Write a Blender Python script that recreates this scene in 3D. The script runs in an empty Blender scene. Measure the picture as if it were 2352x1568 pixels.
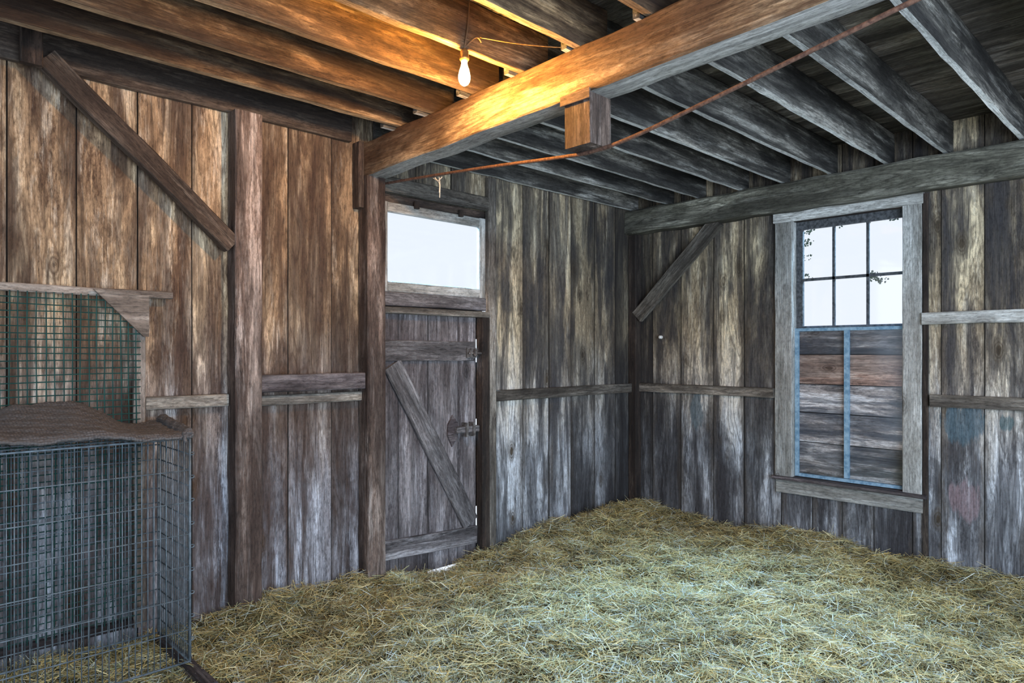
import bpy, math, random
import numpy as np
from mathutils import Vector, Matrix
random.seed(7); rng=np.random.default_rng(11)
sc=bpy.context.scene
COL=sc.collection
sc.view_settings.view_transform='Standard'
sc.view_settings.look='None'

# ------------------------------------------------------------------ helpers
def link(o): COL.objects.link(o); return o
def meta(o,label=None,category=None,group=None,kind=None):
    if label: o["label"]=label
    if category: o["category"]=category
    if group: o["group"]=group
    if kind: o["kind"]=kind
    return o
def empty(name,loc,**k):
    o=bpy.data.objects.new(name,None); o.location=loc; o.empty_display_size=.1; link(o); return meta(o,**k)
def parent(c,p):
    c.parent=p; c.matrix_parent_inverse=Matrix.Translation(-p.location); return c

class NT:
    def __init__(s,name):
        s.m=bpy.data.materials.new(name); s.m.use_nodes=True
        s.t=s.m.node_tree; s.n=s.t.nodes; s.n.clear()
        s.out=s.n.new('ShaderNodeOutputMaterial')
        s.b=s.n.new('ShaderNodeBsdfPrincipled'); s.L(s.b.outputs[0],s.out.inputs[0])
    def L(s,a,b): s.t.links.new(a,b)
    def put(s,sock,v):
        if isinstance(v,bpy.types.NodeSocket): s.L(v,sock)
        else:
            if isinstance(v,(tuple,list)) and len(v)==3 and sock.type=='RGBA': v=(*v,1)
            sock.default_value=v
    def math(s,op,a,b=0.,clamp=False):
        n=s.n.new('ShaderNodeMath'); n.operation=op; n.use_clamp=clamp
        s.put(n.inputs[0],a); s.put(n.inputs[1],b); return n.outputs[0]
    def vmath(s,op,a,b):
        n=s.n.new('ShaderNodeVectorMath'); n.operation=op
        s.put(n.inputs[0],a); s.put(n.inputs[1],b); return n.outputs[0]
    def noise(s,v,scale=1.,detail=4.,rough=.55,dist=0.):
        n=s.n.new('ShaderNodeTexNoise'); s.put(n.inputs['Vector'],v)
        n.inputs['Scale'].default_value=scale; n.inputs['Detail'].default_value=detail
        n.inputs['Roughness'].default_value=rough; n.inputs['Distortion'].default_value=dist
        return n.outputs[0]
    def ramp(s,f,stops,interp='LINEAR'):
        n=s.n.new('ShaderNodeValToRGB'); r=n.color_ramp; r.interpolation=interp
        while len(r.elements)<len(stops): r.elements.new(.5)
        for e,(p,c) in zip(r.elements,stops):
            e.position=p; e.color=(*c,1) if isinstance(c,(tuple,list)) else (c,c,c,1)
        s.put(n.inputs[0],f); return n.outputs[0]
    def mix(s,f,a,b,mode='MIX'):
        n=s.n.new('ShaderNodeMix'); n.data_type='RGBA'; n.blend_type=mode
        s.put(n.inputs[0],f); s.put(n.inputs[6],a); s.put(n.inputs[7],b); return n.outputs[2]
    def grey(s,v):
        cm=s.n.new('ShaderNodeCombineXYZ')
        for i in range(3): s.L(v,cm.inputs[i])
        return cm.outputs[0]
    def bump(s,h,strength=.4,dist=.01):
        n=s.n.new('ShaderNodeBump'); n.inputs['Strength'].default_value=strength
        n.inputs['Distance'].default_value=dist; s.put(n.inputs['Height'],h)
        s.L(n.outputs[0],s.b.inputs['Normal'])
    def attr(s,name):
        n=s.n.new('ShaderNodeAttribute'); n.attribute_name=name; return n

def lerp(a,b,t): return tuple(x*(1-t)+y*t for x,y in zip(a,b))
def wood(name,dark,mid,light,axis='X',stain=.5,bleach=(.5,.48,.44),bl=.35,edge=0.,zgrey=None,stainc=None,sthr=0.,fig=1.,saw=.15,lines=.55,big=.9,blobs=None,fam=1.):
    N=NT(name)
    tc=N.n.new('ShaderNodeTexCoord'); oi=N.n.new('ShaderNodeObjectInfo')
    rnd=N.attr('rnd').outputs['Fac']
    geo=N.n.new('ShaderNodeNewGeometry')
    r=N.math('ADD',N.math('MULTIPLY',rnd,41.),N.math('MULTIPLY',oi.outputs['Random'],67.))
    P=N.vmath('ADD',tc.outputs['Object'],N.grey(r))
    def sc_(al,ac,off=None):
        v=[ac,ac,ac]; v['XYZ'.index(axis)]=al
        o=N.vmath('MULTIPLY',P,tuple(v))
        return N.vmath('ADD',o,off) if off else o
    base=N.noise(sc_(.55,5.5*fig),1,2.5,.5,.35)
    mott=N.noise(sc_(2.4,15),1,11,.72,.15)
    speck=N.noise(sc_(22,75),1,8,.80,.1)
    fiber=N.noise(sc_(4,210),1,5,.72)
    line=N.math('PINGPONG',N.math('MULTIPLY',N.math('ADD',base,N.math('MULTIPLY',speck,.03)),36.),1.)
    f=N.math('ADD',N.math('MULTIPLY',base,.60),N.math('MULTIPLY',mott,.40))
    f=N.math('ADD',f,N.math('MULTIPLY',N.math('SUBTRACT',speck,.5),.20))
    c=N.ramp(f,[(.39,dark),(.45,lerp(dark,mid,.8)),(.50,mid),(.55,lerp(mid,light,.7)),(.62,light)])
    bf=N.noise(sc_(1.5,14,(3.3,14.1,1.7)),1,11,.78,.15)
    bfr=N.math('MULTIPLY',N.ramp(bf,[(.51,0.),(.57,1.)]),bl)
    c=N.mix(bfr,c,bleach)
    c=N.mix(N.math('MULTIPLY',N.ramp(line,[(.0,1.),(.22,.45),(.42,0.)]),lines),c,lerp(dark,mid,.25))
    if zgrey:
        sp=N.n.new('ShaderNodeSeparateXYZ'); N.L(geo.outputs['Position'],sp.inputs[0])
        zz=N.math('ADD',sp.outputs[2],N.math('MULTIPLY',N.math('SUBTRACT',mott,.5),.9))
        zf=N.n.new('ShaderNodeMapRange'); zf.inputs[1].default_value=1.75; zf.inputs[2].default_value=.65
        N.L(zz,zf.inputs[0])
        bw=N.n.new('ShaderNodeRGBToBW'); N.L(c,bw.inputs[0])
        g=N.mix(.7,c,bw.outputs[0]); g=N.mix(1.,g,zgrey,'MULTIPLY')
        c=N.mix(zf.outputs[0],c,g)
    sx=stainc or tuple(x*.55 for x in dark)
    for off,al,ac,k,tt in (((9.3,4.1,7.7),.8,9.,.95,.005),((31.,2.,17.),.75,3.1,big,-.01)):
        st=N.noise(sc_(al,ac,off),1,10,.64,.35)
        st=N.math('ADD',st,N.math('MULTIPLY',N.math('SUBTRACT',speck,.5),.11))
        t=sthr+tt
        fac=N.ramp(st,[(.487+t,0.),(.50+t,.55),(.54+t,.72),(.60+t,1.)])
        c=N.mix(N.math('MULTIPLY',fac,stain*k),c,sx)
    vo=N.n.new('ShaderNodeTexVoronoi'); N.L(sc_(2.0,4.2),vo.inputs['Vector']); vo.inputs['Scale'].default_value=1
    vd=N.math('ADD',vo.outputs['Distance'],N.math('MULTIPLY',N.math('SUBTRACT',speck,.5),.07))
    kf=N.ramp(vd,[(.060,.98),(.085,.45),(.105,.85),(.13,.3),(.15,.55),(.20,0.)])
    c=N.mix(kf,c,tuple(x*.6 for x in dark))
    if edge:
        ec=N.attr('ec').outputs['Fac']
        e=N.math('ABSOLUTE',N.math('SUBTRACT',N.math('MULTIPLY',ec,2.),1.))
        e2=N.math('ADD',e,N.math('MULTIPLY',N.math('SUBTRACT',mott,.5),2.4))
        ef=N.math('MULTIPLY',N.ramp(e2,[(.65,0.),(1.15,1.)]),edge)
        c=N.mix(ef,c,tuple(x*.7 for x in dark))
        c=N.mix(N.ramp(e,[(.975,0.),(.992,.9)]),c,(.006,.005,.005))
    for (cen,rad,colr,amt) in (blobs or []):
        d=N.vmath('SUBTRACT',geo.outputs['Position'],cen); d=N.vmath('DIVIDE',d,rad)
        ln=N.n.new('ShaderNodeVectorMath'); ln.operation='LENGTH'; N.L(d,ln.inputs[0])
        dd=N.math('ADD',ln.outputs['Value'],N.math('MULTIPLY',N.math('SUBTRACT',mott,.5),3.))
        c=N.mix(N.math('MULTIPLY',N.ramp(dd,[(.75,1.),(1.0,0.)]),amt),c,colr)
    sw=N.noise(sc_(60,2.0),1,3,.6,.6)
    v=N.ramp(fiber,[(.30,1-.60*fam),(.48,.98),(.70,1+.30*fam)])
    v=N.math('MULTIPLY',v,N.math('ADD',1-saw*.5,N.math('MULTIPLY',sw,saw)))
    v=N.math('MULTIPLY',v,N.ramp(speck,[(.34,.45),(.5,1.),(.66,1.32)]))
    pv=N.math('FRACT',N.math('MULTIPLY',r,7.31))
    v=N.math('MULTIPLY',v,N.math('ADD',N.math('MULTIPLY',pv,.5),.86))
    c=N.mix(1.,c,N.grey(v),'MULTIPLY')
    dk=N.attr('dirt').outputs['Fac']  # darkens grimy timbers, and paints corner shadow onto the wall boards
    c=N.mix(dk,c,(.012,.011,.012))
    N.L(c,N.b.inputs['Base Color']); N.b.inputs['Roughness'].default_value=.75
    N.b.inputs['Specular IOR Level'].default_value=.35
    h=N.math('ADD',N.math('MULTIPLY',fiber,.8),N.math('ADD',N.math('MULTIPLY',speck,.9),N.math('MULTIPLY',mott,.6)))
    N.bump(h,.75,.006)
    return N.m
def simple(name,col,rough=.5,metal=0.,nscale=0,col2=None,bump=0.):
    N=NT(name); N.b.inputs['Roughness'].default_value=rough; N.b.inputs['Metallic'].default_value=metal
    if nscale:
        tc=N.n.new('ShaderNodeTexCoord'); n=N.noise(tc.outputs['Object'],nscale,5,.65)
        c=N.ramp(n,[(.38,col),(.62,col2)]); N.L(c,N.b.inputs['Base Color'])
        if bump: N.bump(n,bump,.003)
    else: N.b.inputs['Base Color'].default_value=(*col,1)
    return N.m

def attrs(me,rnd,ec=None,dirt=None):
    n=len(me.vertices)
    for nm,v in(('rnd',rnd),('ec',ec if ec is not None else .5),('dirt',dirt if dirt is not None else 0.)):  # dirt holds grime on timbers and painted corner shadow on wall boards
        a=me.attributes.new(nm,'FLOAT','POINT')
        a.data.foreach_set('value',np.broadcast_to(np.asarray(v,dtype=np.float32),(n,)).copy())
def timber(name,p0,p1,w,h,mat,up=(0,0,1),jit=.0025,ch=.006,dirt=0.,mat2=None):
    """w = size across (up x length), h = size along up"""
    p0=Vector(p0);p1=Vector(p1);X=(p1-p0);L=X.length;X.normalize();up=Vector(up)
    Y=up.cross(X).normalized(); Z=X.cross(Y)
    n=max(2,int(L/.18)+1); ch=min(ch,w*.2,h*.2)
    a,b=w/2,h/2
    cs=[(-a+ch,-b),(a-ch,-b),(a,-b+ch),(a,b-ch),(a-ch,b),(-a+ch,b),(-a,b-ch),(-a,-b+ch)]
    V=[];F=[];MI=[]
    rr=random.Random(int((p0.x*131+p0.y*717+p0.z*1931+L*37)*1000))
    for i in range(n):
        x=-L/2+L*i/(n-1)
        sx=rr.uniform(-jit,jit); sz=rr.uniform(-jit,jit)
        for (y,z) in cs: V.append((x,y+sx*.7+rr.uniform(-jit,jit)*.4,z+sz*.7+rr.uniform(-jit,jit)*.4))
    for i in range(n-1):
        for k in range(8):
            a0=i*8+k; a1=i*8+(k+1)%8; F.append((a0,a0+8,a1+8,a1)); MI.append(1 if (mat2 and k==0) else 0)
    F.append(tuple(range(8))); F.append(tuple((n-1)*8+k for k in reversed(range(8)))); MI+=[0,0]
    me=bpy.data.meshes.new(name); me.from_pydata(V,[],[tuple(reversed(f)) for f in F]); me.materials.append(mat)
    if mat2: me.materials.append(mat2)
    me.polygons.foreach_set('material_index',MI)
    attrs(me,rr.random(),None,dirt); me.update()
    o=bpy.data.objects.new(name,me)
    R=Matrix((X,Y,Z)).transposed().to_4x4(); o.matrix_world=Matrix.Translation((p0+p1)/2)@R
    return link(o)
def tb(name,x0,x1,y0,y1,z0,z1,mat,axis=None,**k):
    s=(x1-x0,y1-y0,z1-z0); c=((x0+x1)/2,(y0+y1)/2,(z0+z1)/2)
    ax='XYZ'.index(axis) if axis else s.index(max(s))
    if ax==0: return timber(name,(x0,c[1],c[2]),(x1,c[1],c[2]),s[1],s[2],mat,**k)
    if ax==1: return timber(name,(c[0],y0,c[2]),(c[0],y1,c[2]),s[0],s[2],mat,**k)
    return timber(name,(c[0],c[1],z0),(c[0],c[1],z1),s[0],s[1],mat,up=(0,1,0),**k)
def boxes(name,bl,mats,acr=0):
    V=[];F=[];R=[];E=[];D=[];MI=[]
    for (x0,x1,y0,y1,z0,z1,mi,rn,dt) in bl:
        b=len(V)
        lo=(x0,y0,z0);hi=(x1,y1,z1)
        for i in range(8):
            p=[hi[k] if (i>>k)&1 else lo[k] for k in range(3)]
            V.append(p);R.append(rn);D.append(dt);E.append(1. if (i>>acr)&1 else 0.)
        for f in((0,2,3,1),(4,5,7,6),(0,1,5,4),(2,6,7,3),(0,4,6,2),(1,3,7,5)):
            F.append(tuple(b+k for k in f)); MI.append(mi)
    me=bpy.data.meshes.new(name); me.from_pydata(V,[],F)
    for m in mats: me.materials.append(m)
    me.polygons.foreach_set('material_index',MI)
    attrs(me,R,E,D); me.update()
    return link(bpy.data.objects.new(name,me))
def smooth_path(pts,k=8):
    pts=[Vector(p) for p in pts]; P=[pts[0]]+pts+[pts[-1]]; out=[]
    for i in range(1,len(P)-2):
        a,b,c,d=P[i-1:i+3]
        for j in range(k):
            t=j/k; out.append(.5*((2*b)+(-a+c)*t+(2*a-5*b+4*c-d)*t*t+(-a+3*b-3*c+d)*t**3))
    out.append(pts[-1]); return out
def tubes(name,paths,mat,seg=6,shade=True):
    V=[];F=[]
    for pts,r in paths:
        pts=[Vector(p) for p in pts]; n=len(pts); b=len(V); ref=None
        for i,p in enumerate(pts):
            d=(pts[min(i+1,n-1)]-pts[max(i-1,0)]).normalized()
            if ref is None: ref=Vector((0,0,1)) if abs(d.z)<.9 else Vector((1,0,0))
            u=(ref-d*ref.dot(d)).normalized(); w=d.cross(u); ref=u
            rad=r[i] if isinstance(r,(list,tuple)) else r
            for k in range(seg):
                a=2*math.pi*k/seg; V.append(p+(u*math.cos(a)+w*math.sin(a))*rad)
        for i in range(n-1):
            for k in range(seg):
                a0=b+i*seg+k;a1=b+i*seg+(k+1)%seg; F.append((a0,a1,a1+seg,a0+seg))
        F.append(tuple(b+k for k in reversed(range(seg)))); F.append(tuple(b+(n-1)*seg+k for k in range(seg)))
    me=bpy.data.meshes.new(name); me.from_pydata([tuple(v) for v in V],[],F); me.materials.append(mat)
    if shade: me.polygons.foreach_set('use_smooth',[True]*len(F))
    me.update(); return link(bpy.data.objects.new(name,me))
def lathe(name,prof,loc,mat,seg=28):
    V=[];F=[]
    for r,z in prof:
        for k in range(seg):
            a=2*math.pi*k/seg; V.append((r*math.cos(a),r*math.sin(a),z))
    for i in range(len(prof)-1):
        for k in range(seg):
            a=i*seg+k;b=i*seg+(k+1)%seg; F.append((a,b,b+seg,a+seg))
    F.append(tuple(reversed(range(seg)))); F.append(tuple((len(prof)-1)*seg+k for k in range(seg)))
    me=bpy.data.meshes.new(name); me.from_pydata(V,[],F); me.materials.append(mat)
    me.polygons.foreach_set('use_smooth',[True]*len(F)); me.update()
    o=bpy.data.objects.new(name,me); o.location=loc; return link(o)
def poly_prism(name,pts,y0,y1,mat):
    n=len(pts); V=[(x,y0,z) for x,z in pts]+[(x,y1,z) for x,z in pts]
    F=[tuple(range(n)),tuple(reversed(range(n,2*n)))]+[(i,i+n,(i+1)%n+n,(i+1)%n) for i in range(n)]
    me=bpy.data.meshes.new(name); me.from_pydata(V,[],F); me.materials.append(mat); attrs(me,.3); me.update()
    return link(bpy.data.objects.new(name,me))

# ------------------------------------------------------------------ materials
BL=[((0,-2.78,1.03),(.3,.15,.15),(.06,.10,.13),.8),((0,-2.78,.50),(.3,.10,.13),(.24,.17,.19),.55),((0,-.70,.98),(.3,.09,.16),(.11,.14,.16),.85),((0,-3.02,1.05),(.3,.05,.06),(.05,.11,.13),.7)]
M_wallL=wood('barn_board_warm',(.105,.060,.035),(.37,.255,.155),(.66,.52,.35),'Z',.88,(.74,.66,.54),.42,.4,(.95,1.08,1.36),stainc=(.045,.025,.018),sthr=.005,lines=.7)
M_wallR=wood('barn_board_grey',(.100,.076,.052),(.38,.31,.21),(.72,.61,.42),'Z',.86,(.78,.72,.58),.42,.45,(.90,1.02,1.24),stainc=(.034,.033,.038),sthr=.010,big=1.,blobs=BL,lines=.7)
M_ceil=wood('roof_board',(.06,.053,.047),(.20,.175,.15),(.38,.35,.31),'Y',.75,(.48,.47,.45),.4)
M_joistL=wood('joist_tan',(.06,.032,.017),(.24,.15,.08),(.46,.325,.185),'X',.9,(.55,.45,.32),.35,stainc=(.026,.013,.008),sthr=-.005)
M_joistLb=wood('joist_tan_lit_bottom',(.12,.08,.05),(.32,.225,.135),(.52,.40,.26),'X',.5,(.55,.47,.37),.4,sthr=.03)  # paler copy for joist undersides, lamp light painted into the colour
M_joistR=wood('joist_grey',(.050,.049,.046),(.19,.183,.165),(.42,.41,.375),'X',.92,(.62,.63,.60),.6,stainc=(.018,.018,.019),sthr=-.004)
M_joistRb=wood('joist_grey_lit_bottom',(.36,.38,.39),(.64,.67,.68),(.80,.84,.85),'X',.4,(.86,.89,.90),.5,sthr=.04,lines=.15)  # pale underside copy; light from below is painted into it
M_beam=wood('beam_tan',(.12,.066,.035),(.38,.26,.155),(.62,.47,.31),'X',.85,(.64,.53,.40),.4,stainc=(.080,.040,.022),sthr=.0,fig=.8)
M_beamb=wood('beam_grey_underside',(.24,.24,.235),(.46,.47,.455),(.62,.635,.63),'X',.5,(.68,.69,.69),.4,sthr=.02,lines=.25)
M_plate=wood('plate_greenish',(.08,.078,.062),(.31,.305,.245),(.58,.575,.48),'X',.78,(.70,.70,.62),.5,fig=.9,lines=.9)
M_post=wood('post_brown',(.045,.030,.024),(.20,.145,.12),(.42,.345,.305),'X',.75,(.58,.52,.49),.5,stainc=(.03,.018,.015))
M_dark=wood('dark_timber',(.018,.012,.010),(.07,.048,.038),(.17,.12,.095),'X',.6,(.3,.25,.2),.25)
M_brace=wood('brace_brown',(.03,.020,.015),(.10,.070,.053),(.22,.168,.13),'X',.5,(.35,.29,.24),.35)
M_braceg=wood('brace_grey',(.04,.035,.03),(.13,.115,.098),(.27,.25,.215),'X',.6,(.38,.36,.33),.4)
M_rail=wood('rail_grey',(.06,.052,.046),(.20,.178,.152),(.38,.35,.305),'X',.7,(.50,.48,.45),.4)
M_raild=wood('rail_dark',(.02,.016,.018),(.075,.062,.068),(.17,.15,.16),'X',.5,(.32,.29,.29),.3)
M_door=wood('door_grey',(.038,.034,.038),(.145,.132,.142),(.30,.28,.295),'Z',.65,(.44,.44,.48),.5,.4,stainc=(.030,.023,.024))
M_doorb=wood('door_batten',(.046,.042,.045),(.165,.155,.163),(.31,.30,.315),'X',.55,(.45,.45,.48),.45)
M_case=wood('casing_pale',(.24,.24,.228),(.43,.44,.43),(.59,.61,.61),'X',.55,(.67,.70,.71),.5,stainc=(.15,.145,.13),sthr=.01,lines=.25)
M_inf1=wood('infill_board_red',(.10,.060,.046),(.32,.21,.17),(.54,.41,.35),'Y',.65,(.60,.53,.48),.4,stainc=(.07,.05,.044),sthr=.01)
M_inf=wood('infill_board',(.10,.092,.095),(.36,.335,.335),(.62,.60,.61),'Y',.92,(.70,.73,.78),.5,stainc=(.040,.050,.070),sthr=.0,big=1.)
M_frame=wood('frame_wood',(.12,.095,.08),(.25,.21,.18),(.40,.355,.315),'X',.45,(.47,.44,.40),.3)
M_blue=simple('blue_paint',(.12,.24,.36),.7,0,26,(.28,.43,.56),.2)
M_sash=simple('sash_dark',(.025,.030,.036),.7,0,40,(.10,.11,.125),.2)
M_rust=simple('rust',(.06,.028,.02),.85,.0,60,(.16,.085,.058),.4)
M_steel=simple('galvanised_wire',(.075,.10,.12),.55,.2,25,(.165,.21,.25))
M_latch=simple('latch_steel',(.08,.07,.065),.55,.4,40,(.22,.21,.21))
M_green=simple('green_plastic',(.010,.045,.042),.5,0,12,(.016,.085,.075))
M_sock=simple('socket_brass',(.20,.12,.05),.4,.7,50,(.35,.22,.09))
M_cord=simple('cord_brown',(.10,.06,.03),.7)
M_white=simple('porcelain',(.8,.8,.78),.3)
M_str=simple('white_string',(.55,.55,.52),.8)
M_leaf=simple('ivy_leaf',(.02,.035,.02),.6,0,30,(.05,.07,.04))
def glassmat(name,f,col=(1,1,1),ro=.05):
    N=NT(name); N.n.remove(N.b)
    tr=N.n.new('ShaderNodeBsdfTransparent'); gl=N.n.new('ShaderNodeBsdfGlossy'); gl.inputs['Roughness'].default_value=ro; gl.inputs[0].default_value=(*col,1)
    mx=N.n.new('ShaderNodeMixShader'); mx.inputs[0].default_value=f; N.L(tr.outputs[0],mx.inputs[1]); N.L(gl.outputs[0],mx.inputs[2]); N.L(mx.outputs[0],N.out.inputs[0]); return N.m
M_glass=glassmat('window_glass',.05); M_glass2=glassmat('dusty_glass',.05,(.75,.88,1),.10)
N=NT('lit_bulb_glass'); N.b.inputs['Base Color'].default_value=(1,.8,.5,1)
N.b.inputs['Emission Color'].default_value=(1,.47,.085,1); N.b.inputs['Emission Strength'].default_value=1400; M_bulb=N.m
N=NT('straw'); a=N.attr('col'); N.L(a.outputs['Color'],N.b.inputs['Base Color']); N.b.inputs['Roughness'].default_value=.42; N.b.inputs['Specular IOR Level'].default_value=.6; M_straw=N.m
N=NT('straw_litter'); tc=N.n.new('ShaderNodeTexCoord')
n1=N.noise(tc.outputs['Object'],60,5,.7); n2=N.noise(tc.outputs['Object'],3,4,.6)
c=N.ramp(n1,[(.35,(.025,.020,.008)),(.55,(.12,.10,.04)),(.7,(.26,.225,.10))]); c=N.mix(N.ramp(n2,[(.4,0.),(.65,.3)]),c,(.045,.038,.016))
N.L(c,N.b.inputs['Base Color']); N.b.inputs['Roughness'].default_value=.9; N.bump(n1,.8,.02); M_litter=N.m
N=NT('ribbed_mat'); tc=N.n.new('ShaderNodeTexCoord')
vo=N.n.new('ShaderNodeTexVoronoi'); vo.inputs['Scale'].default_value=85; vo.inputs['Randomness'].default_value=.4; N.L(tc.outputs['Object'],vo.inputs['Vector'])
n=N.noise(tc.outputs['Object'],9,8,.8)
c=N.ramp(vo.outputs['Distance'],[(.30,(.16,.15,.15)),(.6,(.07,.064,.066))]); c=N.mix(N.ramp(n,[(.42,0.),(.60,.8)]),c,(.12,.11,.108))
N.L(c,N.b.inputs['Base Color']); N.b.inputs['Roughness'].default_value=.9
inv=N.math('SUBTRACT',1.,vo.outputs['Distance']); N.bump(N.math('ADD',N.math('MULTIPLY',inv,.35),n),1.,.012); M_mat=N.m

# ------------------------------------------------------------------ room shell
ZT=3.13
def jr(a): return random.uniform(-a,a)
bl=[]
def nb(xs,z0,z1,mi,dirt=lambda c:0.):  # dirt here is the painted corner shadow per board
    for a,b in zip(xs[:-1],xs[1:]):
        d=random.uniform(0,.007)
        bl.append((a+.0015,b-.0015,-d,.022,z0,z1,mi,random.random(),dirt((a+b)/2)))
nb([-6.8,-6.5,-6.2,-5.9,-5.6,-5.3,-4.998,-4.714,-4.434,-4.158,-3.88,-3.591,-3.293,-2.955],-.12,ZT,0)
nb([-2.955,-2.62,-2.3,-1.885],2.62,ZT,1)
nb([-1.885,-1.541,-1.224,-.94,-.607,-.3,0],-.12,ZT,1,lambda c:.0 if c<-.8 else (.3 if c<-.4 else .7))  # last boards darkened: the corner's deep shadow painted in
bl.append((-6.8,-2.955,.022,.04,-.12,ZT,1,.3,.9)); bl.append((-1.885,.04,.022,.04,-.12,ZT,1,.3,.9)); bl.append((-2.955,-1.885,.022,.04,2.62,ZT,1,.3,.9))  # unseen dark backing added to stop daylight between the boards
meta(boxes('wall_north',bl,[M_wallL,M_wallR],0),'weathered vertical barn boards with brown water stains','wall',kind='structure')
bl=[]
def eb(ys,z0,z1,dirt=lambda c:0.):  # dirt here is the painted corner shadow per board
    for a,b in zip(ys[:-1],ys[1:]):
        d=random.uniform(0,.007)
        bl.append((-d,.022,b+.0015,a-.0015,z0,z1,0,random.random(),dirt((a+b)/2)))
eb([0,-.228,-.54,-.873,-1.162,-1.49],-.12,ZT,lambda c:.7 if c>-.2 else (.3 if c>-.5 else 0))  # boards next to the corner carry painted shadow
eb([-1.49,-1.74,-1.97,-2.2,-2.46],-.12,.44); eb([-1.49,-1.74,-1.97,-2.2,-2.46],2.64,ZT)
eb([-2.46,-2.64,-2.897,-3.14,-3.45,-3.75,-4.05,-4.35,-4.7,-5.0,-5.3,-5.7],-.12,ZT)
bl.append((.022,.04,-1.49,.0,-.12,ZT,0,.3,.9));bl.append((.022,.04,-5.7,-2.46,-.12,ZT,0,.3,.9));bl.append((.022,.04,-2.46,-1.49,-.12,.44,0,.3,.9));bl.append((.022,.04,-2.46,-1.49,2.64,ZT,0,.3,.9))  # hidden backing sheets, added to keep outside light out of the seams
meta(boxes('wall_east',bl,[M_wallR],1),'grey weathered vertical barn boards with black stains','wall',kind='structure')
bl=[]; x=-6.8
while x<0:
    w=random.uniform(.16,.24); bl.append((x+.002,min(x+w,.04)-.002,-5.7,.04,ZT,ZT+.022+jr(.004),0,random.random(),0)); x+=w
bl.append((-6.8,.04,-5.7,.04,ZT+.03,ZT+.05,0,.5,.9))
meta(boxes('ceiling',bl,[M_ceil],0),'dark rough boards laid over the joists','ceiling',kind='structure')
bl=[(-6.8,.04,-5.7,.04,-.24,-.17,0,.4,.3)]
meta(boxes('floor',bl,[M_dark],1),'barn floor hidden below the straw','floor',kind='structure')

# ------------------------------------------------------------------ timber frame
def bx(y): return -3.02-.0375*(-y)
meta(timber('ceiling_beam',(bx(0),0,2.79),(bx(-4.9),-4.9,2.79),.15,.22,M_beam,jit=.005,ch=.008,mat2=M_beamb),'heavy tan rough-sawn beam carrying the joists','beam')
e=empty('beam_block',(-3.09,-1.98,2.45),label='sawn-off square wooden block under the tan beam',category='wooden block')
parent(tb('block',-3.165,-3.015,-2.06,-1.905,2.452,2.68,M_post,axis='Z',ch=.004),e)
parent(tb('block_collar',-3.184,-3.176,-2.07,-1.895,2.645,2.69,M_post,axis='Y',ch=.002),e)
meta(tb('wall_post',-3.962,-3.805,-.125,-.010,-.1,2.9,M_post,jit=.004),'rough reddish-brown square post against the board wall','post')
meta(tb('wall_post',-3.095,-2.955,-.125,-.010,-.1,2.68,M_post,jit=.003),'brown door post carrying the tan beam','post')
meta(tb('wall_post',-1.965,-1.885,-.06,-.010,-.1,2.88,M_rail,jit=.002),'slim grey post beside the door','post')
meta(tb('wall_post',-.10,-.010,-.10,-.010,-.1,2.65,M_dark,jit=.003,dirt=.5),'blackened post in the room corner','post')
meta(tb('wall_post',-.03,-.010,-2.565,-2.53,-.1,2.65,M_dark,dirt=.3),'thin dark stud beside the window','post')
meta(tb('wood_cleat',-3.140,-3.097,-.09,-.010,2.47,2.9,M_dark,axis='Z'),'short brown cleat nailed to the door post','cleat')
meta(tb('wood_stud',-4.965,-4.875,-.14,-.097,2.87,3.12,M_dark,axis='Z'),'short dark upright above the wall plate','stud')
meta(tb('wall_plate',-.155,-.010,-5.6,-.010,2.655,2.88,M_plate,jit=.008,ch=.014),'greenish grey rough beam along the window wall','beam')
meta(tb('wall_plate',-6.75,-3.17,-.05,-.010,2.90,3.12,M_brace,axis='X',dirt=.4),'dark plank along the wall top','beam')
RY=[-.05,-.45,-.79,-1.181,-1.55,-1.93,-2.328,-2.70,-3.12,-3.52]
for i,y in enumerate(RY):
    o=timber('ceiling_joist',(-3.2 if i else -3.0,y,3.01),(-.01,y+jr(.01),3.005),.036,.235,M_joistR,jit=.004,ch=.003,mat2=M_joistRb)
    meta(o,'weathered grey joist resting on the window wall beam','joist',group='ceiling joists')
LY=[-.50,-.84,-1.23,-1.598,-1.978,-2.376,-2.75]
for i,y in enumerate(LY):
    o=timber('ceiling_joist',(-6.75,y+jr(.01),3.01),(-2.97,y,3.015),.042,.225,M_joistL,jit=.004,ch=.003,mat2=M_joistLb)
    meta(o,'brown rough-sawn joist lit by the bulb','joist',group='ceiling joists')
meta(timber('diagonal_brace',(-4.86,-.085,2.93),(-3.965,-.085,2.13),.105,.065,M_brace,up=(0,1,0),jit=.005),'dark brown diagonal brace meeting the wall post','brace')
meta(timber('diagonal_brace',(-.07,-.10,1.86),(-.07,-.95,2.67),.13,.06,M_braceg,up=(1,0,0),jit=.005),'grey-brown diagonal brace near the room corner','brace')
def rail(x0,x1,y0,y1,z0,z1,m,l): meta(tb('wall_rail',x0,x1,y0,y1,z0,z1,m),l,'rail')
rail(-4.405,-3.97,-.05,-.010,1.21,1.28,M_rail,'grey horizontal rail beside the brown post')
rail(-3.80,-3.10,-.10,-.03,1.28,1.385,M_raild,'dark thick rail between the two posts')
rail(-3.80,-3.10,-.06,-.010,1.20,1.26,M_rail,'thin grey rail under the dark rail')
rail(-1.88,-.105,-.055,-.010,1.13,1.215,M_rail,'grey rail between door post and corner')
rail(-.055,-.010,-1.44,-.105,1.14,1.22,M_rail,'grey rail between corner and window')
rail(-.055,-.010,-4.2,-2.58,1.135,1.22,M_rail,'grey lower rail beside the window')
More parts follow.
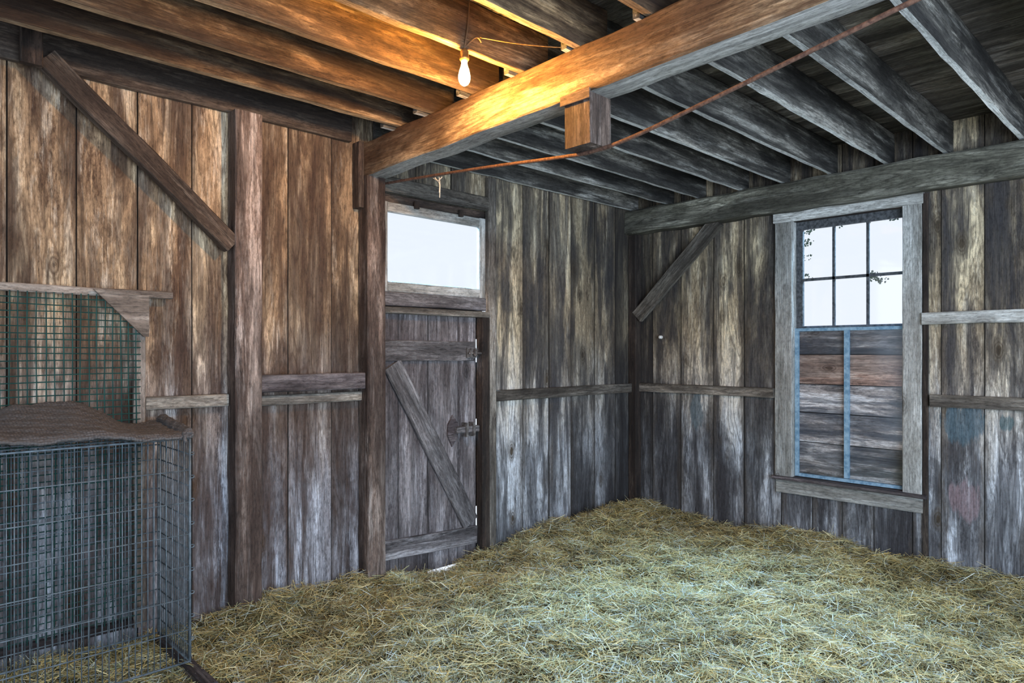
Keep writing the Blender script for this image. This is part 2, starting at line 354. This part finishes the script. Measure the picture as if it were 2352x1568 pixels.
rail(-.055,-.010,-4.2,-2.53,1.715,1.80,M_case,'pale splintered upper rail beside the window')

# ------------------------------------------------------------------ door
D=empty('door_1',(-2.5,0,0),label='weathered plank barn door with diagonal brace and latches',category='door',kind='structure')
bl=[(-2.93,-2.776,-.006,.02,-.1,1.8,0,.13,0),(-2.773,-2.517,-.004,.02,-.1,1.8,0,.47,0),(-2.516,-2.237,-.006,.02,-.072,1.8,0,.71,0),(-2.236,-2.055,-.003,.02,-.09,1.8,0,.29,0)]
parent(boxes('door_leaf',bl,[M_door],0),D)
parent(tb('batten',-2.925,-2.09,-.034,-.007,1.455,1.60,M_doorb),D)
parent(timber('batten',(-2.925,-.02,.155),(-2.065,-.02,.115),.027,.135,M_doorb),D)
parent(timber('brace',(-2.835,-.021,1.435),(-2.125,-.021,.215),.150,.026,M_doorb,up=(0,1,0)),D)
parent(tubes('bolt',[([(-2.17,-.058,1.51),(-2.03,-.058,1.51)],.009),([(-2.13,-.058,1.51),(-2.13,-.092,1.49)],.006)],M_latch,8),D)
b=boxes('bolt_plate',[(-2.18,-2.085,-.047,-.035,1.475,1.55,0,.1,0),(-2.12,-2.10,-.072,-.047,1.485,1.54,0,.1,0),(-2.165,-2.15,-.072,-.047,1.485,1.54,0,.1,0)],[M_latch]); parent(b,D); b["label"]="steel slide bolt plate"
parent(poly_prism('latch_plate',[(-2.30,.81),(-2.345,.90),(-2.34,.98),(-2.295,1.05),(-2.245,.98),(-2.245,.89)],-.022,-.007,M_raild),D)
parent(tb('turn_latch',-2.28,-2.06,-.052,-.024,.91,.96,M_doorb,axis='X'),D)
parent(boxes('latch_bracket',[(-2.20,-2.18,-.066,-.007,.88,.985,0,.1,0),(-2.13,-2.11,-.066,-.007,.88,.985,0,.1,0)],[M_latch]),D)
meta(tb('trim_1',-2.046,-1.967,-.075,-.0,-.1,1.784,M_dark,dirt=.2),'dark door jamb strip','trim',kind='structure')
meta(boxes('added_gap_strips',[(-2.07,-1.967,.022,.035,-.12,.10,0,.2,.6),(-2.07,-1.967,.022,.035,.32,.9,0,.2,.6),(-2.07,-1.967,.022,.035,1.0,1.44,0,.2,.6),(-2.07,-1.967,.022,.035,1.62,1.85,0,.2,.6),(-2.95,-1.967,.022,.035,1.78,1.96,0,.3,.6)],[M_dark]),'dark strips added behind the door gap to block light','trim',kind='structure')  # unseen strips added so daylight glints only at some heights
meta(tb('trim_2',-2.95,-1.968,-.075,.02,1.785,1.83,M_rail),'grey ledge above the door','trim',kind='structure')
meta(tb('trim_3',-2.95,-1.968,-.025,.02,1.842,1.938,M_doorb),'grey board below the transom window','trim',kind='structure')
meta(tb('trim_4',-2.95,-1.968,-.06,-.02,2.615,2.72,M_rail),'grey header board above the transom window','trim',kind='structure')
meta(tb('trim_5',-2.95,-1.885,.0,.03,2.56,2.62,M_dark,dirt=.3),'dark gap filler board over the transom window','trim',kind='structure')
W=empty('window_1',(-2.47,0,1.94),label='single-pane transom window in a grey wooden frame over the door',category='window',kind='structure')
for nm,a in (('frame_stile',(-2.952,-2.862,-.01,.03,1.94,2.56)),('frame_stile',(-2.02,-1.95,-.012,.03,1.94,2.56)),('frame_rail',(-2.862,-2.02,-.01,.03,1.94,2.012)),('frame_rail',(-2.862,-2.02,-.01,.03,2.492,2.56))):
    parent(tb(nm,*a,M_case,jit=.001),W)
parent(boxes('glass',[(-2.862,-2.02,.008,.012,2.012,2.492,0,0,0)],[M_glass]),W)
for x in(-2.63,-2.22): parent(tb('stop_block',x-.018,x+.018,-.04,-.011,2.54,2.59,M_dark,axis='Z'),W)

# ------------------------------------------------------------------ window 2
W=empty('window_2',(0,-1.98,.37),label='six-pane sash window in a pale casing with blue lower frame over boards',category='window',kind='structure')
parent(tb('casing',-.032,-.001,-1.588,-1.443,.50,2.58,M_case),W)
parent(tb('casing',-.032,-.001,-2.525,-2.398,.50,2.58,M_case),W)
parent(tb('head_casing',-.036,-.001,-2.535,-1.433,2.582,2.672,M_case),W)
parent(tb('sill',-.075,.06,-2.56,-1.435,.478,.502,M_raild),W)
parent(tb('apron',-.030,-.010,-2.54,-1.455,.365,.477,M_case),W)
parent(tb('jamb',.0,.10,-1.588,-1.56,.50,2.62,M_case),W)
parent(tb('jamb',.0,.10,-2.45,-2.425,.50,2.62,M_case),W)
parent(tb('jamb',.0,.10,-2.425,-1.588,2.58,2.62,M_dark,axis='Y'),W)
s=[(.05,.08,-1.642,-1.59,1.70,2.58),(.05,.08,-2.424,-2.40,1.70,2.58),(.05,.08,-2.40,-1.642,2.515,2.58),(.05,.08,-2.40,-1.642,1.70,1.73),
   (.055,.075,-1.893,-1.873,1.73,2.515),(.055,.075,-2.145,-2.125,1.73,2.515),(.055,.075,-2.40,-1.642,2.095,2.117)]
parent(boxes('sash',[(*a,0,.2,0) for a in s],[M_sash]),W)
parent(boxes('glass',[(.064,.067,-2.40,-1.642,1.73,2.515,0,0,0)],[M_glass]),W)
s=[(.02,.045,-1.618,-1.59,.51,1.712),(.02,.045,-2.424,-2.396,.51,1.712),(.015,.045,-2.010,-1.976,.54,1.69),(.018,.046,-2.396,-1.618,1.687,1.712),(.018,.046,-2.396,-1.618,.51,.535)]
parent(boxes('lower_frame',[(*a,0,.2,0) for a in s],[M_blue]),W)
parent(boxes('lower_glass',[(.034,.037,-2.396,-2.010,.535,1.687,0,0,0),(.034,.037,-1.976,-1.618,.535,1.687,0,0,0)],[M_glass2]),W)
bl=[]; zs=[.50,.79,1.03,1.26,1.50,1.71]
for i,(a,b) in enumerate(zip(zs[:-1],zs[1:])): bl.append((.052+jr(.006),.075,-2.424,-1.588,a+.004,b-.004,1 if i==3 else 0,random.random(),0))
bl.append((.0755,.095,-2.44,-1.57,.49,1.70,0,.5,.95))  # hidden dark sheet added to block light through the slits
parent(boxes('infill_boards',bl,[M_inf,M_inf1],2),W)

# ------------------------------------------------------------------ rod, bulb, wires
pts=[(-2.93,-.02,2.665),(-2.95,-.6,2.61),(-3.0,-1.2,2.54),(-3.06,-1.75,2.465),(-3.09,-2.0,2.437),(-3.1,-2.25,2.45),(-3.11,-2.7,2.52),(-3.13,-3.3,2.615),(-3.14,-3.6,2.655)]
meta(tubes('tie_rod',[(smooth_path(pts),.009)],M_rust,10),'rusty iron rod bowed under the block below the beam','iron rod')
B=empty('hanging_light_bulb',(-3.524,-1.617,2.72),label='bare glowing light bulb in a brass socket hung from a joist',category='light bulb')
bx0,by0=-3.524,-1.617
prof=[(.012,.062),(.0125,.045),(.016,.030),(.022,.012),(.026,-.008),(.027,-.020),(.024,-.036),(.017,-.048),(.008,-.054),(.001,-.0555)]
parent(lathe('bulb',prof,(bx0,by0,2.785),M_bulb),B)
parent(lathe('socket',[(.004,.058),(.012,.055),(.019,.045),(.020,.02),(.022,.018),(.022,.008),(.018,.004),(.016,0)],(bx0,by0,2.84),M_sock),B)
parent(tubes('cord',[(smooth_path([(bx0,by0,2.897),(bx0,by0-.008,2.93),(bx0+.01,by0-.012,3.0),(bx0+.02,by0-.012,3.12)]),.0035)],M_cord,8),B)
parent(tubes('bracket',[(smooth_path([(bx0,by0,2.90),(bx0+.04,by0-.015,2.95),(bx0+.07,by0-.015,2.965),(bx0+.09,by0-.015,2.95)]),.004)],M_cord,8),B)
meta(tubes('electric_wire',[(smooth_path([(-3.45,-1.64,2.965),(-3.35,-1.75,2.935),(-3.25,-1.86,2.915),(-3.175,-1.93,2.91)]),.0025)],M_sock,6),'thin wire running from the bulb to the beam','wire')
meta(tubes('hanging_string',[(smooth_path([(-2.955,-.70,2.585),(-2.95,-.70,2.56),(-2.955,-.71,2.53),(-2.95,-.70,2.46)]),.003),(smooth_path([(-2.955,-.66,2.589),(-2.955,-.69,2.565),(-2.955,-.73,2.58)]),.0035),(smooth_path([(-2.955,-.64,2.59),(-2.955,-.70,2.55),(-2.955,-.70,2.49)]),.002)],M_str,6),'frayed white string knotted round the rusty rod','string')
o=lathe('wall_insulator',[(.003,0),(.016,.002),(.018,.012),(.010,.02),(.016,.026),(.014,.034),(.002,.036)],(-.009,-.33,1.66),M_white,16); o.rotation_euler=(0,-math.pi/2,0)
meta(o,'small white porcelain insulator on the boards','insulator')

# ------------------------------------------------------------------ green mesh panel
P=empty('mesh_fence_panel',(-4.9,-.07,.1),label='green plastic netting on a thin wooden frame against the wall',category='fence panel')
paths=[]; x=-5.9
while x<-4.46:
    ph=random.random()*6; paths.append(([(x+.003*math.sin(ph+z*5),-.082+.004*math.sin(z*4+x*5),z) for z in np.linspace(.13,1.81,12)],.0028)); x+=.036
z=.15
while z<1.81:
    ph=random.random()*6; paths.append(([(xx,-.082+.004*math.sin(z*4+xx*5),z+.003*math.sin(ph+xx*6)) for xx in np.linspace(-5.9,-4.44,12)],.0028)); z+=.034
parent(tubes('netting',paths,M_green,4,False),P)
parent(tb('frame_rail',-5.9,-4.28,-.075,-.035,1.805,1.845,M_frame),P)
parent(tb('frame_stile',-4.47,-4.412,-.075,-.035,.08,1.804,M_frame),P)
parent(tb('frame_rail',-5.9,-4.471,-.075,-.035,.09,.13,M_raild),P)
parent(poly_prism('gusset',[(-4.66,1.835),(-4.405,1.815),(-4.405,1.60),(-4.43,1.60)],-.10,-.088,M_frame),P)

# ------------------------------------------------------------------ crate
C=empty('wire_crate',(-4.95,-.36,0.03),label='tall galvanised wire animal crate standing in straw',category='animal crate')
X0,X1,Y0,Y1,Z0,Z1=-5.55,-4.37,-.60,-.135,.05,1.11
def panel(name,fix,val,a0,a1,va=.036,hz=.15,r1=.0024,r2=.003,rf=.005):
    paths=[]; n=int(round((a1-a0)/va))
    def pt(a,z): return (a,val,z) if fix=='y' else (val,a,z)
    for i in range(n+1):
        a=a0+(a1-a0)*i/n; paths.append(([pt(a,Z0),pt(a,Z1)],rf if i in(0,n) else r1))
    m=int(round((Z1-Z0)/hz))
    for i in range(m+1):
        z=Z0+(Z1-Z0)*i/m; paths.append(([pt(a0,z),pt(a1,z)],rf if i in(0,m) else r2))
    o=tubes(name,paths,M_steel,6); parent(o,C); return o
panel('front_panel','y',Y0,X0,X1,.026)
panel('rear_panel','y',Y1,X0,X1,.026,.076)
panel('end_panel','x',X1,Y0,Y1,.027,.076,.0030,.0034,.0065)
panel('end_panel','x',X0,Y0,Y1,.034,.15)
paths=[]
for i in range(24): x=X0+(X1-X0)*i/23; paths.append(([(x,Y0,Z1),(x,Y1,Z1)],.0022))
for i in range(5): y=Y0+(Y1-Y0)*i/4; paths.append(([(X0,y,Z1),(X1,y,Z1)],.003))
parent(tubes('top_panel',paths,M_steel,6),C)
for i in range(9):
    z=.15+i*.11; parent(tubes('clip_ring',[(smooth_path([(X1,Y0-.002,z),(X1+.012,Y0-.012,z+.004),(X1+.016,Y0-.004,z+.012),(X1+.006,Y0+.004,z+.012)],4),.0025)],M_steel,6),C)
parent(tb('base_board',X1-.02,X1+.04,-.85,-.14,-.03,.03,M_raild),C)

def sm(a,b,x):
    t=max(0,min(1,(x-a)/(b-a))); return t*t*(3-2*t)
nx,ny=220,90; V=[];F=[]
for j in range(ny):
    for i in range(nx):
        u=i/(nx-1); v=j/(ny-1)
        x=-5.6+u*1.34; y=-.645+v*.50
        lf=max(0,min(1,(-4.45-x)/.6))
        hump=sm(-5.14,-4.96,x)*(1-sm(-4.78,-4.5,x))
        z=1.128+.040*lf+.007*math.sin(x*9+v*2)+.006*math.sin(x*17+1)*(1-v*.5)+(v**1.3)*(.025+.01*math.sin(x*13)+.085*hump)
        if v<.06: z-=.016*(1-v/.06)
        if x>-4.36: z-=.02*sm(-4.36,-4.30,x)
        z+=.0015*math.sin(x*140)*math.sin(y*140)+.004*math.sin(x*41+y*23)*math.sin(y*37-x*11)
        if i>nx-26:
            th=(i-(nx-26))/25*1.7*math.pi; xe=-5.6+(nx-26)/(nx-1)*1.34; rr=.024
            x=xe+.02+rr*math.sin(th)+.03*v; z=z+rr*(1-math.cos(th)); y-=.02
        V.append((x,y+.010*math.sin(x*11)+.004*math.sin(x*37),max(z,1.118) if (x<-4.36 and v>.1) else z))
for j in range(ny-1):
    for i in range(nx-1):
        a=j*nx+i; F.append((a,a+1,a+nx+1,a+nx))
me=bpy.data.meshes.new('rubber_mat'); me.from_pydata(V,[],F); me.materials.append(M_mat); me.polygons.foreach_set('use_smooth',[True]*len(F))
o=link(bpy.data.objects.new('rubber_mat',me)); smd=o.modifiers.new('s','SOLIDIFY'); smd.thickness=.014; smd.offset=1
meta(o,'wavy dark grey-brown studded rubber mat draped over the crate','mat')

# ------------------------------------------------------------------ straw
def H(x,y):
    h=.020*np.sin(x*3.1+y*1.7)+.018*np.sin(x*1.3-y*4.1+1)+.013*np.sin(x*7.3+y*5.9+np.sin(y*3))+.012*np.sin(x*12-y*10+2+1.5*np.sin(x*4))+.009*np.sin(x*21+y*17+1+2*np.sin(y*6))
    h+=.10*np.exp(-(((x+.75)/.75)**2+((y+.25)/.33)**2))+.06*np.exp(-(((x+.16)/.3)**2+((y+1.4)/1.2)**2))+.04*np.exp(-((y+.12)/.18)**2)*np.exp(-((x+3.6)/.5)**2)
    h-=.080*np.exp(-(((x+2.36)/.17)**2+((y+.03)/.14)**2))
    h+=.03*np.exp(-(((x+1.9)/.9)**2+((y+1.8)/.7)**2))
    return h
nx,ny=260,240; xs=np.linspace(-6.7,-.01,nx); ys=np.linspace(-5.6,-.01,ny)
XX,YY=np.meshgrid(xs,ys); ZZ=H(XX,YY)-.022
V=np.stack([XX,YY,ZZ],-1).reshape(-1,3); idx=np.arange(nx*ny).reshape(ny,nx)
F=np.stack([idx[:-1,:-1],idx[:-1,1:],idx[1:,1:],idx[1:,:-1]],-1).reshape(-1,4)
me=bpy.data.meshes.new('straw_bed'); me.from_pydata(V.tolist(),[],F.tolist()); me.materials.append(M_litter)
me.polygons.foreach_set('use_smooth',[True]*len(F))
E=empty('straw_bedding',(-3,-2.5,0),label='thick layer of loose pale golden straw covering the floor',category='straw',kind='stuff')
o=link(bpy.data.objects.new('straw_bed',me)); parent(o,E); o["kind"]='stuff'
n=260000
x=rng.uniform(-5.9,-.05,n*2); y=rng.uniform(-4.3,-.05,n*2)
keep=((x+5.524)*.6947+(y+4)*.7193>1.9); x=x[keep][:n]; y=y[keep][:n]; n=len(x)
cl=.5+.5*np.sin(x*5.3+2*np.sin(y*4.7))*np.sin(y*6.1+1.7*np.sin(x*3.9))
c2=.5+.5*np.sin(x*14+2*np.sin(y*11))*np.sin(y*15+2*np.sin(x*9))
cl=.45*cl+.55*c2
gold=.35+.6*(.5+.5*np.sin(x*2.3+1.5*np.sin(y*3.1)+1)*np.sin(y*2.9+1.3*np.sin(x*2.7)))
Ln=rng.uniform(.03,.11,n)*rng.choice([1,1,1,1.8],n); wd=rng.uniform(.0008,.0020,n)
az=rng.uniform(0,2*np.pi,n); pit=rng.normal(0,.22,n); lift=rng.random(n)**1.7*.050*(.2+1.2*cl)
tops=rng.random(n)<.02; pit[tops]*=2.4
cz=H(x,y)+lift-.008
d=np.stack([np.cos(az)*np.cos(pit),np.sin(az)*np.cos(pit),np.sin(pit)],-1)
up=np.stack([rng.normal(0,.5,n),rng.normal(0,.5,n),np.ones(n)],-1)
s=np.cross(d,up); s/=np.linalg.norm(s,axis=1)[:,None]; nn=np.cross(s,d)
c0=np.stack([x,y,cz],-1); bend=rng.normal(0,.05,n)[:,None]*Ln[:,None]
h=Ln[:,None]/2
A=c0-d*h; Bm=c0+nn*bend+s*bend*.6; Cc=c0+d*h
w=wd[:,None]
VV=np.stack([A-s*w,A+s*w,Bm-s*w,Bm+s*w,Cc-s*w*.7,Cc+s*w*.7],1).reshape(-1,3)
VV[:,0]=np.minimum(VV[:,0],-.012); VV[:,1]=np.minimum(VV[:,1],-.012)
base=(np.arange(n)*6)[:,None]
FF=np.concatenate([base+np.array([[0,1,3,2]]),base+np.array([[2,3,5,4]])],1).reshape(-1,4)
me=bpy.data.meshes.new('straw_stalks')
me.vertices.add(len(VV)); me.vertices.foreach_set('co',VV.astype(np.float32).ravel())
me.loops.add(FF.size); me.loops.foreach_set('vertex_index',FF.ravel().astype(np.int32))
me.polygons.add(len(FF)); me.polygons.foreach_set('loop_start',(np.arange(len(FF))*4).astype(np.int32))
me.update(calc_edges=True)
pal=np.array([[.74,.61,.27],[.86,.78,.46],[.60,.44,.15],[.76,.85,.80],[.44,.34,.13],[.58,.63,.36]])
pA=np.array([.34,.24,.19,.07,.08,.08]); pB=np.array([.24,.22,.09,.21,.07,.17])
u=rng.random(n); cA=np.searchsorted(np.cumsum(pA),u); cB=np.searchsorted(np.cumsum(pB),u)
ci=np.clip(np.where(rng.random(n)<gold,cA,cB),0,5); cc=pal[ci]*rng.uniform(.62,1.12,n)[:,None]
cc*=(0.42+.58*np.clip(lift/.025+.12,0,1))[:,None]*(.66+.42*cl)[:,None]  # low stalks and hollows darkened, shade painted into the straw colour
ca=me.color_attributes.new('col','FLOAT_COLOR','POINT')
ca.data.foreach_set('color',np.repeat(np.concatenate([cc,np.ones((n,1))],1),6,axis=0).astype(np.float32).ravel())
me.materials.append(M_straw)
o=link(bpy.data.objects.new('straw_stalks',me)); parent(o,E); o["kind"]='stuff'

# ------------------------------------------------------------------ ivy outside window
V=[];F=[]
def leaf(c,s):
    b=len(V); a=random.uniform(0,6.28); t=random.uniform(-.6,.6)
    for r,ph in((1,0),(.55,.6),(.8,1.2),(.45,2.2),(.3,3.14),(.45,4.08),(.8,5.08),(.55,5.68)):
        yy=s*r*math.cos(ph+a); zz=s*r*math.sin(ph+a); V.append((c[0]+yy*t,c[1]+yy,c[2]+zz))
    F.append(tuple(range(b,b+8)))
for cy,cz,r,k in((-1.64,2.42,.035,30),(-1.64,2.30,.03,14),(-1.64,2.14,.03,10),(-2.15,2.10,.03,55),(-2.20,2.06,.03,24),(-2.40,2.12,.025,12),(-1.66,2.52,.04,22),(-1.9,2.535,.025,12),(-2.1,2.535,.025,12),(-2.3,2.53,.03,12)):
    for i in range(k): leaf((.13+jr(.03),cy+random.gauss(0,r*.8),cz+random.gauss(0,r*.5)),random.uniform(.006,.016))
me=bpy.data.meshes.new('ivy_vine'); me.from_pydata(V,[],F); me.materials.append(M_leaf)
meta(link(bpy.data.objects.new('ivy_vine',me)),'dark ivy leaves clinging outside the window panes','ivy',kind='stuff')

# ------------------------------------------------------------------ lights / world / camera
w=bpy.data.worlds.new('w'); sc.world=w; w.use_nodes=True
bg=w.node_tree.nodes['Background']; bg.inputs[0].default_value=(.83,.90,1,1); bg.inputs[1].default_value=1.12
def area(name,loc,tgt,sx,sy,en,col):
    l=bpy.data.lights.new(name,'AREA'); l.shape='RECTANGLE'; l.size=sx;l.size_y=sy;l.energy=en;l.color=col
    o=bpy.data.objects.new(name,l); o.location=loc; o.rotation_euler=(Vector(tgt)-Vector(loc)).to_track_quat('-Z','Y').to_euler(); link(o)
area('rear_fill_light',(-4.6,-6.3,1.6),(-1.0,-1.0,1.2),3.4,2.4,330,(.70,.84,1))  # added fill light behind the camera to brighten the room
area('window_sky_light',(1.3,-1.98,3.75),(-2.0,-2.1,.4),2.6,1.3,800,(.44,.74,1))
area('transom_sky_light',(-2.45,1.3,3.75),(-2.6,-1.6,.4),1.8,1.2,1300,(.36,.68,1))
cam=bpy.data.cameras.new('camera'); cam.sensor_width=36; cam.lens=24.0; cam.shift_y=24/2352; cam.clip_start=.05
co=bpy.data.objects.new('camera',cam); co.location=(-5.524,-4,1.52)
f=Vector((math.cos(math.radians(46)),math.sin(math.radians(46)),0))
co.rotation_euler=f.to_track_quat('-Z','Y').to_euler(); link(co); sc.camera=co
